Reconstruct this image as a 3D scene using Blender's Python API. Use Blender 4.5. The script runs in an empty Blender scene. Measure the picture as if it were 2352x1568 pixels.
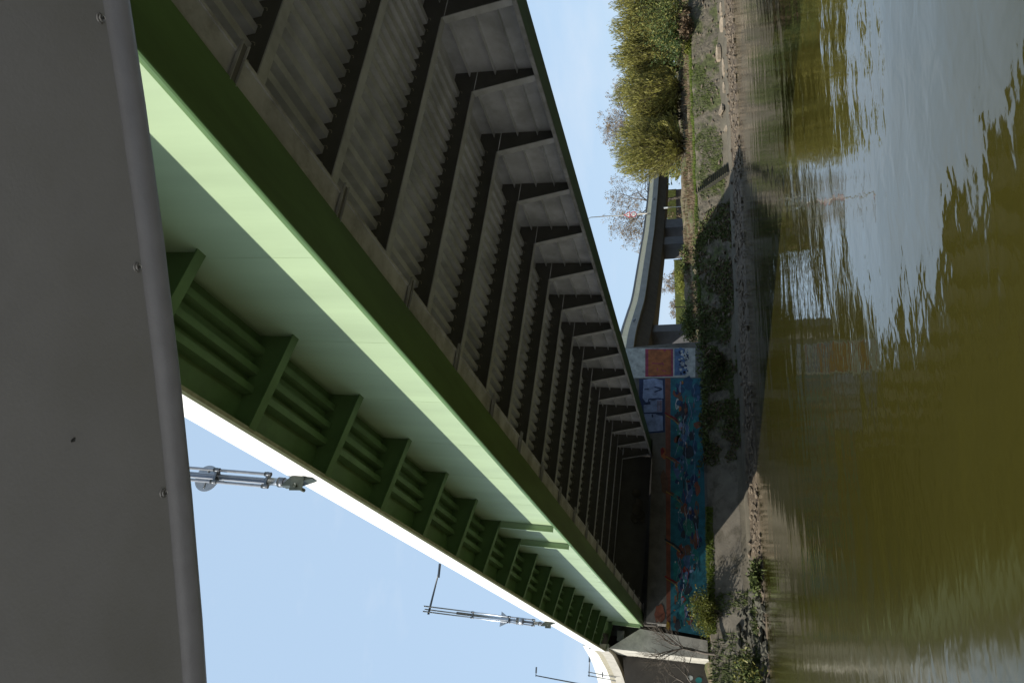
import bpy, bmesh, math, random
from mathutils import Vector, Matrix, noise
rnd = random.Random(7)
S = bpy.context.scene
COL = S.collection
H = 2.65                                   # eye height above the river
CAMP = Vector((0, 0, H))
# camera axes in world space (right, up, forward of the upright picture)
R = Matrix(((0.9038, -0.07217, 0.42182), (-0.4262, -0.24096, 0.87195), (-0.03871, 0.96785, 0.24854)))
# bridge frame (superelevated deck, falls to the right) -> world
B2W = Matrix(((0.9975, 0.0, 0.07073), (-0.00017, 1.0, 0.00233), (-0.07073, -0.00234, 0.99749)))
FPX = 1820.0

def pt(x, y, ax, val):
    """world point seen at survey pixel (x, y) on the plane axis = val"""
    d = R @ Vector(((784 - y) / FPX, (1176 - x) / FPX, 1.0))
    return CAMP + d * ((val - CAMP[ax]) / d[ax])

def lerp(a, b, t): return a + (b - a) * t
def pl(x, pts):
    if x <= pts[0][0]: return pts[0][1]
    for (a, b), (c, d) in zip(pts, pts[1:]):
        if x <= c: return lerp(b, d, (x - a) / (c - a))
    return pts[-1][1]

# ------------------------------------------------------------------ materials
def mat(name, col, rough=0.6, metal=0.0, var=0.15, scale=3.0, bump=0.0, bscale=None, stretch=(1, 1, 1),
        spec=0.5, col2=None, cscale=None, thr=(0.45, 0.6)):
    m = bpy.data.materials.new(name); m.use_nodes = True
    N, L = m.node_tree.nodes, m.node_tree.links
    b = N['Principled BSDF']
    b.inputs['Roughness'].default_value = rough; b.inputs['Metallic'].default_value = metal
    b.inputs['Specular IOR Level'].default_value = spec
    tc = N.new('ShaderNodeTexCoord'); mp = N.new('ShaderNodeMapping'); mp.inputs['Scale'].default_value = stretch
    L.new(tc.outputs['Object'], mp.inputs['Vector'])
    nz = N.new('ShaderNodeTexNoise'); nz.inputs['Scale'].default_value = scale; nz.inputs['Detail'].default_value = 6
    nz.inputs['Roughness'].default_value = 0.62
    L.new(mp.outputs['Vector'], nz.inputs['Vector'])
    mr = N.new('ShaderNodeMapRange'); mr.inputs['From Min'].default_value = 0.3; mr.inputs['From Max'].default_value = 0.7
    mr.inputs['To Min'].default_value = 1 - var; mr.inputs['To Max'].default_value = 1 + var
    L.new(nz.outputs['Fac'], mr.inputs['Value'])
    base = None
    if col2:
        n2 = N.new('ShaderNodeTexNoise'); n2.inputs['Scale'].default_value = cscale or scale * .4
        n2.inputs['Detail'].default_value = 5; n2.inputs['Roughness'].default_value = .65
        L.new(mp.outputs['Vector'], n2.inputs['Vector'])
        r2 = N.new('ShaderNodeMapRange'); r2.inputs['From Min'].default_value = thr[0]; r2.inputs['From Max'].default_value = thr[1]
        L.new(n2.outputs['Fac'], r2.inputs['Value'])
        mx = N.new('ShaderNodeMix'); mx.data_type = 'RGBA'
        mx.inputs['A'].default_value = (*col, 1); mx.inputs['B'].default_value = (*col2, 1)
        L.new(r2.outputs['Result'], mx.inputs['Factor']); base = mx.outputs['Result']
    vm = N.new('ShaderNodeVectorMath'); vm.operation = 'SCALE'
    if base: L.new(base, vm.inputs[0])
    else: vm.inputs[0].default_value = col
    L.new(mr.outputs['Result'], vm.inputs['Scale'])
    L.new(vm.outputs['Vector'], b.inputs['Base Color'])
    if bump:
        bn = N.new('ShaderNodeTexNoise'); bn.inputs['Scale'].default_value = bscale or scale * 2; bn.inputs['Detail'].default_value = 5
        L.new(mp.outputs['Vector'], bn.inputs['Vector'])
        bp = N.new('ShaderNodeBump'); bp.inputs['Strength'].default_value = 1.0; bp.inputs['Distance'].default_value = bump
        L.new(bn.outputs['Fac'], bp.inputs['Height']); L.new(bp.outputs['Normal'], b.inputs['Normal'])
    return m

M = {}
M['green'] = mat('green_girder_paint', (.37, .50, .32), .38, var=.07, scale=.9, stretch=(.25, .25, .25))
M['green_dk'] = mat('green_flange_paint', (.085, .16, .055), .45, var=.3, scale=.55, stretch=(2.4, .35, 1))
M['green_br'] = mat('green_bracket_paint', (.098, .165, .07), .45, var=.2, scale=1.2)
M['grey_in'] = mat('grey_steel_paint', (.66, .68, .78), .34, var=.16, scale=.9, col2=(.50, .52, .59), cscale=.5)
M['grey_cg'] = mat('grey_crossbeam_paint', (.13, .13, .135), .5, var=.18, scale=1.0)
M['grey_ledge'] = mat('pale_ledge_paint', (.44, .45, .50), .5, var=.28, scale=.8, col2=(.31, .315, .34), cscale=1.5)
M['lit_weld'] = mat('lit_weld_edge', (.6, .58, .45), .4)  # pale colour stands in for light caught on the cut-out edges
M['white'] = mat('white_fascia_paint', (.82, .81, .76), .5, var=.05, scale=1.5, stretch=(1, .3, 1))
M['beige'] = mat('beige_parapet', (.5, .47, .4), .7, var=.12)
M['underlip'] = mat('weathered_concrete_lip', (.34, .31, .23), .8, var=.25, scale=4)
M['asphalt'] = mat('asphalt', (.05, .05, .05), .9)
M['roof'] = mat('grey_roof_panel', (0.1476, 0.1461, 0.1516), .42, var=.06, scale=18, bump=.0004, bscale=260, col2=(0.1197, 0.1181, 0.1181), cscale=4.5, thr=(.5, .68))
M['tube'] = mat('grey_edge_tube', (0.1237, 0.1237, 0.1357), .38, var=.08, scale=30, bump=.0003, bscale=200)
M['screw'] = mat('screw_metal', (.2, .195, .19), .35, .3)
M['hole'] = mat('screw_recess', (.02, .02, .02), .8)
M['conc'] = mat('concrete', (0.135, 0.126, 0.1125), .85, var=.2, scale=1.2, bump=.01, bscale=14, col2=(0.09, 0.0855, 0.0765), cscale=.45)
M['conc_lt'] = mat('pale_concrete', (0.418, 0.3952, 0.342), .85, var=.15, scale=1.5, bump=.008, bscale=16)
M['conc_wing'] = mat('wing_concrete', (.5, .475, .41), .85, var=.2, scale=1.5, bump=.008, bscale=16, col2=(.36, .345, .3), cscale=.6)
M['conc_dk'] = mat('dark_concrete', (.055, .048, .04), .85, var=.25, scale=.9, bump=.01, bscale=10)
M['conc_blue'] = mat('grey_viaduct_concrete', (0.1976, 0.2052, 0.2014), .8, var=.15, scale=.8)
M['cream'] = mat('cream_louvre', (.88, .80, .60), .6, var=.08)
M['cap'] = mat('dark_capping_rail', (.07, .08, .09), .5)
M['steel'] = mat('galvanised_steel', (.42, .44, .46), .33, .75, var=.15, scale=6)
M['steel_dk'] = mat('dark_galvanised', (.16, .17, .18), .45, .6, var=.2, scale=8)
M['mast_gr'] = mat('greenish_mast_bracket', (.05, .062, .045), .5, .0)
M['signback'] = mat('sign_back_grey', (.36, .38, .4), .4, .6, var=.12, scale=5)
M['red'] = mat('sign_red', (.55, .04, .04), .5)
M['signwhite'] = mat('sign_white', (.8, .8, .78), .5)
M['black'] = mat('sign_black', (.02, .02, .02), .6)
M['rock'] = mat('tan_rock', (.26, .21, .15), .9, var=.35, scale=3, bump=.05, bscale=5)
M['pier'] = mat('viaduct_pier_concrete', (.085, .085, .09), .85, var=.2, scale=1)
M['mud'] = mat('shore_mud', (.115, .088, .058), .8, var=.4, scale=1.8, bump=.15, bscale=2.6, stretch=(.45, 1.2, 1), col2=(0.0532, 0.038, 0.02432), cscale=1.9, thr=(.5, .58))
M['ledge'] = mat('shore_ledge', (.105, .092, .066), .85, var=.25, scale=1.0, bump=.03, bscale=6)
M['revet'] = mat('stone_revetment', (.10, .086, .062), .9, var=.5, scale=2.6, bump=.14, bscale=3.4, col2=(0.057, 0.0646, 0.02128), cscale=.55, thr=(.48, .58))
M['slab'] = mat('concrete_slab_bank', (0.1596, 0.1406, 0.1102), .9, var=.22, scale=1.0, bump=.02, bscale=6, col2=(0.0836, 0.0722, 0.0494), cscale=.7, thr=(.5, .64))
M['scrub'] = mat('scrub_soil', (0.152, 0.114, 0.0684), .95, var=.4, scale=1.5, bump=.12, bscale=3, col2=(0.076, 0.0836, 0.0228), cscale=.35, thr=(.45, .6))
M['stone'] = mat('shore_stone', (0.1444, 0.114, 0.0798), .85, var=.45, scale=3, bump=.03, bscale=8)
M['stone_dk'] = mat('dark_shore_stone', (0.0684, 0.0646, 0.0456), .85, var=.5, scale=3, bump=.03, bscale=8)
M['grass'] = mat('bank_grass', (0.1292, 0.1786, 0.0228), .7, var=.3, scale=4)
M['weed'] = mat('bank_weeds', (0.0684, 0.0912, 0.0152), .75, var=.5, scale=3)
M['bark'] = mat('willow_bark', (0.076, 0.0646, 0.0342), .9, var=.3, scale=6)
M['bark_g'] = mat('bare_tree_bark', (0.1292, 0.1064, 0.0836), .9, var=.25, scale=6)
M['leaf_w'] = mat('willow_leaf', (.26, .245, .06), .6, var=.45, scale=.55)
M['leaf_g'] = mat('bush_leaf', (0.0684, 0.1064, 0.0266), .6, var=.4, scale=1.0)
M['leaf_s'] = mat('shrub_spring_leaf', (0.19, 0.2052, 0.0342), .6, var=.35, scale=2)
M['bud'] = mat('tree_bud', (0.1976, 0.1444, 0.0798), .8, var=.3, scale=1)
M['dryleaf'] = mat('dry_brown_leaf', (0.114, 0.076, 0.0418), .8, var=.4, scale=2)
M['barrier'] = mat('yellow_green_panel', (0.19, 0.2052, 0.0456), .6, var=.2, scale=2)
M['step'] = mat('mossy_step', (0.0912, 0.0874, 0.0418), .85, var=.3, scale=3)
M['riser'] = mat('dark_riser', (.03, .03, .022), .9)
for k, c in dict(teal=(.015, .16, .22), teal2=(.02, .24, .24), navy=(.012, .03, .11), blue=(.09, .17, .34), paleblue=(.26, .33, .52),
                 deep=(.012, .075, .17), orange=(.42, .13, .035), magenta=(.36, .045, .10), rust=(.24, .075, .04), brownp=(.17, .085, .05), red2=(.30, .02, .02),
                 whitep=(.55, .58, .60), yell=(.5, .30, .03), darkp=(.02, .03, .045), greenp=(.03, .22, .17), palewall=(.52, .54, .52)).items():
    M['g_' + k] = mat('mural_' + k, tuple(v * .78 for v in c), .7, var=.28, scale=2.2, col2=tuple(v * .55 for v in c), cscale=1.2)

def web_material():
    m = mat('green_web_paint', (.33, .425, .262), .4, var=.1, scale=.8, stretch=(1, 1.2, .16))
    N, L = m.node_tree.nodes, m.node_tree.links
    b = N['Principled BSDF']; src = b.inputs['Base Color'].links[0].from_socket
    tc = N.new('ShaderNodeTexCoord'); sep = N.new('ShaderNodeSeparateXYZ'); L.new(tc.outputs['Object'], sep.inputs[0])
    n = N.new('ShaderNodeTexNoise'); n.inputs['Scale'].default_value = 2.2; n.inputs['Detail'].default_value = 6; n.inputs['Roughness'].default_value = .75
    L.new(tc.outputs['Object'], n.inputs['Vector'])
    g = N.new('ShaderNodeMath'); g.operation = 'GREATER_THAN'; g.inputs[1].default_value = .60; L.new(n.outputs['Fac'], g.inputs[0])
    # flaked paint only low on the web near the far end (z below .85 m above the flange, last third of the span)
    z = N.new('ShaderNodeMath'); z.operation = 'LESS_THAN'; z.inputs[1].default_value = .82; L.new(sep.outputs['Z'], z.inputs[0])
    y = N.new('ShaderNodeMath'); y.operation = 'GREATER_THAN'; y.inputs[1].default_value = -28; L.new(sep.outputs['Y'], y.inputs[0])
    y2 = N.new('ShaderNodeMath'); y2.operation = 'LESS_THAN'; y2.inputs[1].default_value = -12; L.new(sep.outputs['Y'], y2.inputs[0])
    a = N.new('ShaderNodeMath'); a.operation = 'MULTIPLY'; L.new(g.outputs[0], a.inputs[0]); L.new(z.outputs[0], a.inputs[1])
    c = N.new('ShaderNodeMath'); c.operation = 'MULTIPLY'; L.new(a.outputs[0], c.inputs[0]); L.new(y.outputs[0], c.inputs[1])
    d = N.new('ShaderNodeMath'); d.operation = 'MULTIPLY'; L.new(c.outputs[0], d.inputs[0]); L.new(y2.outputs[0], d.inputs[1])
    mx = N.new('ShaderNodeMix'); mx.data_type = 'RGBA'; L.new(d.outputs[0], mx.inputs['Factor']); L.new(src, mx.inputs['A'])
    mx.inputs['B'].default_value = (.06, .06, .045, 1); L.new(mx.outputs['Result'], b.inputs['Base Color'])
    return m
M['web'] = web_material()

def leafy(m, t=.35):
    """thin leaves let some light through"""
    N, L = m.node_tree.nodes, m.node_tree.links
    b = N['Principled BSDF']; src = b.inputs['Base Color'].links[0].from_socket
    tr = N.new('ShaderNodeBsdfTranslucent'); L.new(src, tr.inputs['Color'])
    ms = N.new('ShaderNodeMixShader'); ms.inputs[0].default_value = t
    L.new(b.outputs[0], ms.inputs[1]); L.new(tr.outputs[0], ms.inputs[2]); L.new(ms.outputs[0], N['Material Output'].inputs['Surface'])
for k in ('leaf_w', 'leaf_g', 'leaf_s', 'grass'): leafy(M[k])

def water_material():
    m = bpy.data.materials.new('river_water'); m.use_nodes = True
    N, L = m.node_tree.nodes, m.node_tree.links
    b = N['Principled BSDF']
    b.inputs['Base Color'].default_value = (.041, .037, .0068, 1); b.inputs['Roughness'].default_value = .02
    b.inputs['IOR'].default_value = 1.333
    tc = N.new('ShaderNodeTexCoord')
    def layer(scale, rot, sx, sy, dist, det=2, dis=0.0):
        mp = N.new('ShaderNodeMapping'); mp.inputs['Rotation'].default_value = (0, 0, math.radians(rot)); mp.inputs['Scale'].default_value = (sx, sy, 1)
        L.new(tc.outputs['Object'], mp.inputs['Vector'])
        n = N.new('ShaderNodeTexNoise'); n.inputs['Scale'].default_value = scale; n.inputs['Detail'].default_value = det
        n.inputs['Distortion'].default_value = dis
        L.new(mp.outputs['Vector'], n.inputs['Vector'])
        k = N.new('ShaderNodeMath'); k.operation = 'MULTIPLY'; k.inputs[1].default_value = dist
        L.new(n.outputs['Fac'], k.inputs[0]); return k.outputs[0]
    a = layer(.5, 20, .6, 1.0, .036, 1); c = layer(2.2, -15, .7, 1.0, .0075, 2, .4); d = layer(8.0, 10, .8, 1.0, .0009, 2)
    # a breeze roughens the open water on the sunny side of the bridge
    sx = N.new('ShaderNodeSeparateXYZ'); L.new(tc.outputs['Object'], sx.inputs[0])
    wm = N.new('ShaderNodeMapRange'); wm.interpolation_type = 'SMOOTHSTEP'; wm.inputs['From Min'].default_value = 7; wm.inputs['From Max'].default_value = 0; wm.inputs['To Min'].default_value = 1; wm.inputs['To Max'].default_value = 2.0
    rm = N.new('ShaderNodeMapRange'); rm.inputs['From Min'].default_value = 1; rm.inputs['From Max'].default_value = 2; rm.inputs['To Min'].default_value = .02; rm.inputs['To Max'].default_value = .17
    L.new(wm.outputs['Result'], rm.inputs['Value']); L.new(rm.outputs['Result'], b.inputs['Roughness'])
    L.new(sx.outputs['X'], wm.inputs['Value'])
    cc = N.new('ShaderNodeMath'); cc.operation = 'MULTIPLY'; L.new(c, cc.inputs[0]); L.new(wm.outputs['Result'], cc.inputs[1]); c = cc.outputs[0]
    s = N.new('ShaderNodeMath'); L.new(a, s.inputs[0]); L.new(c, s.inputs[1])
    s2 = N.new('ShaderNodeMath'); L.new(s.outputs[0], s2.inputs[0]); L.new(d, s2.inputs[1])
    bp = N.new('ShaderNodeBump'); bp.inputs['Strength'].default_value = 1; bp.inputs['Distance'].default_value = 1.0
    L.new(s2.outputs[0], bp.inputs['Height']); L.new(bp.outputs['Normal'], b.inputs['Normal'])
    return m
M['water'] = water_material()

# ------------------------------------------------------------------ mesh builder
class MB:
    def __init__(s, org=(0, 0, 0)): s.v = []; s.f = []; s.m = []; s.o = Vector(org); s.mats = []; s.smooth = set()
    def mi(s, k):
        if k not in s.mats: s.mats.append(k)
        return s.mats.index(k)
    def add(s, vs, fs, k, smooth=False):
        b = len(s.v); s.v += [Vector(p) - s.o for p in vs]; i = s.mi(k)
        for f in fs:
            if smooth: s.smooth.add(len(s.f))
            s.f.append([b + j for j in f]); s.m.append(i)
    def box(s, a, b, k):
        x0, y0, z0 = a; x1, y1, z1 = b
        s.add([(x0, y0, z0), (x1, y0, z0), (x1, y1, z0), (x0, y1, z0), (x0, y0, z1), (x1, y0, z1), (x1, y1, z1), (x0, y1, z1)],
              [(0, 3, 2, 1), (4, 5, 6, 7), (0, 1, 5, 4), (1, 2, 6, 5), (2, 3, 7, 6), (3, 0, 4, 7)], k)
    def prism(s, poly, vec, k):
        n = len(poly); vec = Vector(vec); p = [Vector(q) for q in poly]
        s.add(p + [q + vec for q in p], [tuple(range(n))[::-1], tuple(range(n, 2 * n))] + [(i, (i + 1) % n, n + (i + 1) % n, n + i) for i in range(n)], k)
    def tube(s, pts, rad, k, n=8, caps=True, smooth=True):
        pts = [Vector(p) for p in pts]; rings = []
        if not hasattr(rad, '__len__'): rad = [rad] * len(pts)
        for i, p in enumerate(pts):
            t = (pts[min(i + 1, len(pts) - 1)] - pts[max(i - 1, 0)])
            t = t.normalized() if t.length > 1e-9 else Vector((0, 0, 1))
            u = t.cross(Vector((0, 0, 1)) if abs(t.z) < .95 else Vector((1, 0, 0))).normalized(); w = t.cross(u)
            rings.append([p + (u * math.cos(2 * math.pi * j / n) + w * math.sin(2 * math.pi * j / n)) * rad[i] for j in range(n)])
        vs = [q for r in rings for q in r]
        fs = [(i * n + j, i * n + (j + 1) % n, (i + 1) * n + (j + 1) % n, (i + 1) * n + j) for i in range(len(pts) - 1) for j in range(n)]
        if caps: fs += [tuple(range(n)), tuple(range((len(pts) - 1) * n, len(pts) * n))[::-1]]
        s.add(vs, fs, k, smooth)
    def quad(s, c, u, w, k): 
        c, u, w = Vector(c), Vector(u), Vector(w)
        s.add([c - u - w, c + u - w, c + u + w, c - u + w], [(0, 1, 2, 3)], k)
    def build(s, name, parent=None, loc=None):
        me = bpy.data.meshes.new(name); me.from_pydata(s.v, [], s.f)
        for k in s.mats: me.materials.append(M[k])
        me.polygons.foreach_set('material_index', s.m)
        if s.smooth:
            a = [False] * len(s.f)
            for i in s.smooth: a[i] = True
            me.polygons.foreach_set('use_smooth', a)
        me.update()
        o = bpy.data.objects.new(name, me); COL.objects.link(o)
        o.location = loc if loc is not None else (s.o if parent is None else (0, 0, 0))
        if parent: o.parent = parent
        return o

def tag(o, label=None, cat=None, group=None, kind=None):
    if label: o['label'] = label
    if cat: o['category'] = cat
    if group: o['group'] = group
    if kind: o['kind'] = kind
    return o
def empty(name, loc, label, cat, group=None, mw=None):
    o = bpy.data.objects.new(name, None); COL.objects.link(o)
    if mw is not None: o.matrix_world = mw
    else: o.location = loc
    o.empty_display_size = .3
    return tag(o, label, cat, group)
def copy_tree(o, parent=None):
    c = o.copy(); COL.objects.link(c)
    if parent: c.parent = parent
    for ch in list(o.children): copy_tree(ch, c)
    return c

# ------------------------------------------------------------------ world, sun, camera
SUN_EL, SUN_DIR = math.radians(41), Vector((-1, -.10, 0)).normalized()
w = bpy.data.worlds.new('World'); S.world = w; w.use_nodes = True
N, L = w.node_tree.nodes, w.node_tree.links
bg = N['Background']; bg.inputs['Strength'].default_value = .085
sky = N.new('ShaderNodeTexSky'); sky.sky_type = 'NISHITA'; sky.sun_disc = False
sky.sun_elevation = SUN_EL; sky.sun_rotation = math.atan2(SUN_DIR.x, SUN_DIR.y)
sky.air_density = 1.0; sky.dust_density = 1.2; sky.ozone_density = 1.5
tc = N.new('ShaderNodeTexCoord'); mp = N.new('ShaderNodeMapping'); mp.inputs['Scale'].default_value = (1.0, 1.0, 3.2)
L.new(tc.outputs['Generated'], mp.inputs['Vector'])
cn = N.new('ShaderNodeTexNoise'); cn.inputs['Scale'].default_value = 3.0; cn.inputs['Detail'].default_value = 7; cn.inputs['Roughness'].default_value = .58
L.new(mp.outputs['Vector'], cn.inputs['Vector'])
cr = N.new('ShaderNodeMapRange'); cr.inputs['From Min'].default_value = .5; cr.inputs['From Max'].default_value = .74; cr.inputs['To Max'].default_value = .5
L.new(cn.outputs['Fac'], cr.inputs['Value'])
cm = N.new('ShaderNodeMix'); cm.data_type = 'RGBA'; cm.inputs['B'].default_value = (7.4, 8.2, 9.2, 1)
hz = N.new('ShaderNodeMix'); hz.data_type = 'RGBA'; hz.inputs['Factor'].default_value = .66; hz.inputs['B'].default_value = (5.5, 7.4, 9.7, 1)   # thin spring haze over the blue
sz = N.new('ShaderNodeSeparateXYZ'); L.new(tc.outputs['Generated'], sz.inputs[0])
hm = N.new('ShaderNodeMapRange'); hm.inputs['From Min'].default_value = .62; hm.inputs['From Max'].default_value = .95; hm.inputs['To Min'].default_value = .80; hm.inputs['To Max'].default_value = .12
L.new(sz.outputs['Z'], hm.inputs['Value']); L.new(hm.outputs['Result'], hz.inputs['Factor']); L.new(sky.outputs['Color'], hz.inputs['A']); L.new(hz.outputs['Result'], cm.inputs['A'])
L.new(cr.outputs['Result'], cm.inputs['Factor']); L.new(cm.outputs['Result'], bg.inputs['Color'])
sl = bpy.data.lights.new('sun', 'SUN'); sl.energy = 5.0; sl.angle = math.radians(.53); sl.color = (1, .95, .86)
so = bpy.data.objects.new('sun', sl); COL.objects.link(so)
to_sun = Vector((SUN_DIR.x * math.cos(SUN_EL), SUN_DIR.y * math.cos(SUN_EL), math.sin(SUN_EL)))
so.rotation_euler = to_sun.to_track_quat('Z', 'Y').to_euler(); so.location = (-30, 0, 40)
cd = bpy.data.cameras.new('camera'); cam = bpy.data.objects.new('camera', cd); COL.objects.link(cam); S.camera = cam
cd.sensor_width = 36; cd.lens = 36 * FPX / 2352; cd.clip_start = .05; cd.clip_end = 3000
r_, u_, f_ = R.col[0], R.col[1], R.col[2]
cam.matrix_world = Matrix.Translation(CAMP) @ Matrix((-u_, r_, -f_)).transposed().to_4x4()   # camera held in portrait: picture lies on its side
S.view_settings.view_transform = 'Standard'; S.view_settings.look = 'None'; S.view_settings.gamma = 1; S.view_settings.exposure = 0.3
S.cycles.max_bounces = 10; S.cycles.diffuse_bounces = 5; S.cycles.sample_clamp_indirect = 6; S.cycles.blur_glossy = .5

# ------------------------------------------------------------------ ground and river
WL = [(-120, 50), (-80, 52), (-40, 56), (-10, 59), (3, 60), (10, 60.2), (17, 61.2), (27, 61.5), (33.5, 60.9), (43.5, 57.5), (57.5, 52.3), (80, 46), (140, 35), (300, 20)]
PR = [(-40, -4), (-6, -1.2), (-1.5, -.35), (0, 0), (1.1, .3), (2.3, .52), (2.5, .78), (3.9, .95), (4.1, 1.2), (6.0, 3.78), (7.6, 3.88), (12, 4.1), (30, 5.9), (60, 6.3), (400, 8)]
def wl(x): return (pl(x - 2, WL) + pl(x, WL) + pl(x + 2, WL)) / 3
def gz(x, y):
    d = y - wl(x); z = pl(d, PR)
    a = .05 if d < 2.4 else .02 if d < 4.1 else .10 if d < 6.7 else .06 if d < 10 else .18
    if 5 < x < 31 and 4 < d < 7: a = .03
    z += a * 2 * noise.noise(Vector((x * .9, y * .9, 1.3))) + a * noise.noise(Vector((x * 2.7, y * 2.7, 5.1)))
    return z
xs = [-120, -90, -70, -55, -45, -38, -32, -27, -23, -20] + [i * .5 - 18 for i in range(0, 196)] + [82, 86, 91, 97, 105, 115, 130, 150, 180, 220, 300]
ds = [-40, -12, -6, -3, -1.5, -.6] + [i * .3 for i in range(0, 27)] + [8.2, 8.6, 9.2, 10, 11, 12, 13.5, 15, 17, 20, 24, 30, 40, 60, 100, 200, 500, 1500]
g = MB(); nx, nd = len(xs), len(ds)
gv = [(x, wl(x) + d, gz(x, wl(x) + d)) for x in xs for d in ds]
g.v = [Vector(p) for p in gv]
for k in ('mud', 'ledge', 'revet', 'slab', 'scrub'): g.mi(k)
for i in range(nx - 1):
    for j in range(nd - 1):
        d = (ds[j] + ds[j + 1]) / 2; x = (xs[i] + xs[i + 1]) / 2
        k = 'mud' if d < 2.4 else 'ledge' if d < 4.2 else ('slab' if 5.2 < x < 20.5 else 'revet') if d < 7.5 else 'scrub'
        g.smooth.add(len(g.f)); g.f.append([i * nd + j, (i + 1) * nd + j, (i + 1) * nd + j + 1, i * nd + j + 1]); g.m.append(g.mats.index(k))
tag(g.build('river_bank'), 'far river bank with mud shore, stone slope and scrub above', 'river bank', kind='structure')
wt = MB(); wt.add([(-400, -200, 0), (500, -200, 0), (500, 120, 0), (-400, 120, 0)], [(0, 1, 2, 3)], 'water')
tag(wt.build('river_water'), 'murky olive river with gentle ripples', 'river', kind='structure')
bedm = MB(); bedm.add([(-400, -200, -4.2), (500, -200, -4.2), (500, 60, -4.2), (-400, 60, -4.2)], [(0, 1, 2, 3)], 'mud')
tag(bedm.build('river_bed'), 'muddy bed under the river', 'river bed', kind='structure')

nb = MB(); nb.prism([(-200, -22, -4), (-200, -22, .3), (-200, -28, 3), (-200, -200, 5), (-200, -200, -4)], (500, 0, 0), 'scrub')  # unseen bank added behind the viewer, with trees that cut low sky light
tag(nb.build('sky_block_bank'), 'unseen grassy near bank added behind the viewer to block low sky', 'river bank', kind='structure')

# ------------------------------------------------------------------ the bridge
BO = Vector((14, 70, 7.0))                                   # bridge local origin, far end of the span
BM = Matrix.Translation(CAMP) @ B2W.to_4x4() @ Matrix.Translation(BO)
bridge = empty('road_bridge', None, 'pale green steel girder road bridge crossing the river overhead, grey ribbed underside', 'bridge', mw=BM)
def bm_(): return MB(BO)
def bpart(mb, name, parent=None): return mb.build(name, parent or bridge)
Y0, Y1 = -14.0, 69.6
XW = 6.7
# left girder
m = bm_(); m.box((XW, Y0, 7.48), (XW + .04, Y1, 10.74), 'web'); m.build('outer_web', bridge)
webo = bridge.children[-1] if bridge.children else None
m = bm_(); m.box((8.06, Y0, 7.45), (8.10, Y1, 11.0), 'grey_in'); bpart(m, 'inner_web')
m = bm_()
prof = [(6.63, 7.315), (7.61, 7.315), (7.61, 7.47), (6.63, 7.47)] + [(6.63 - .075 * math.sin(a) * .6, 7.3925 + .0775 * math.cos(a)) for a in [math.pi * i / 6 for i in range(1, 6)]]
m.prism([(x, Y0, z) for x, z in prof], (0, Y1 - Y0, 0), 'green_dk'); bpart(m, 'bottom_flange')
m = bm_(); m.box((7.612, Y0, 7.40), (8.19, Y1, 7.44), 'grey_ledge'); m.box((8.13, Y0, 7.375), (8.19, Y1, 7.40), 'grey_ledge'); bpart(m, 'ledge_plate')
PITCH = 3.6
CG = [11.16 + PITCH * k for k in range(-6, 17)]
BR = [10.85 + 3.68 * k for k in range(-6, 17)]
sp = bm_()
def centred(f):
    """a mesh built at y = 0, copied along the span"""
    b = MB((BO.x, 0, BO.z)); f(b); return b
def repeat(name, ys, f):
    o = None
    for y in ys:
        if o is None: o = first = centred(f).build(name, bridge)
        else: o = first.copy(); COL.objects.link(o); o.parent = bridge
        o.location = (0, y - BO.y, 0)
def f_splice(b):
    b.box((7.58, -.085, 7.31), (8.36, -.070, 7.372), 'grey_ledge'); b.box((7.58, .070, 7.31), (8.36, .085, 7.372), 'grey_ledge')
    b.box((7.60, -.0695, 7.352), (8.34, .0695, 7.371), 'grey_cg')
repeat('splice_bar', CG, f_splice)
RIBX = [8.55 + .52 * k for k in range(24)]
m = bm_(); m.box((8.10, Y0, 11.0), (21.58, Y1, 11.03), 'grey_in'); bpart(m, 'deck_soffit')
for i, x in enumerate(RIBX):
    m = bm_(); m.prism([(x - .17, Y0, 10.999), (x - .105, Y0, 10.67), (x + .105, Y0, 10.67), (x + .17, Y0, 10.999)], (0, Y1 - Y0, 0), 'grey_in'); bpart(m, 'deck_rib')
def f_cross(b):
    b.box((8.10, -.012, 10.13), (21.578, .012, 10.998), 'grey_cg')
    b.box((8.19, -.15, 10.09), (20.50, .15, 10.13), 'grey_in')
    for x in RIBX:                                            # pale crescents paint the lit weld edge of each rib cut-out
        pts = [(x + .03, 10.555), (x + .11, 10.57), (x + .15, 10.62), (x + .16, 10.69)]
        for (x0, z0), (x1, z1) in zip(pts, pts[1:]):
            b.add([(x0, -.022, z0), (x1, -.022, z1), (x1 - .022, -.022, z1 + .012), (x0 - .004, -.022, z0 + .022)], [(0, 1, 2, 3)], 'lit_weld')
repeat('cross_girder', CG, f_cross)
# cantilever on the sunny side
FX, FZ0, FZ1 = 4.3, 10.24, 11.2
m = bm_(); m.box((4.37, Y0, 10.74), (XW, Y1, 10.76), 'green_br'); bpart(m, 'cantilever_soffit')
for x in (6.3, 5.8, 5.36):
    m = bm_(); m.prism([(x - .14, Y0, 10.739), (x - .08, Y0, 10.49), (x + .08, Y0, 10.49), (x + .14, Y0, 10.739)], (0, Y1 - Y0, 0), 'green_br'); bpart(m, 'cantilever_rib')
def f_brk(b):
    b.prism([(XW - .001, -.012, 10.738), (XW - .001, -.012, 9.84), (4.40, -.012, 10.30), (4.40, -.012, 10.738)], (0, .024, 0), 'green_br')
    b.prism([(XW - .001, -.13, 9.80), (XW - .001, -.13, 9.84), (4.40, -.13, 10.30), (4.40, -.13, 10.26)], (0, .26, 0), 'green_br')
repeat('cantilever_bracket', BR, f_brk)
m = bm_(); m.box((FX, Y0, FZ0), (FX + .07, Y1, FZ1), 'white'); bpart(m, 'edge_fascia')
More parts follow.
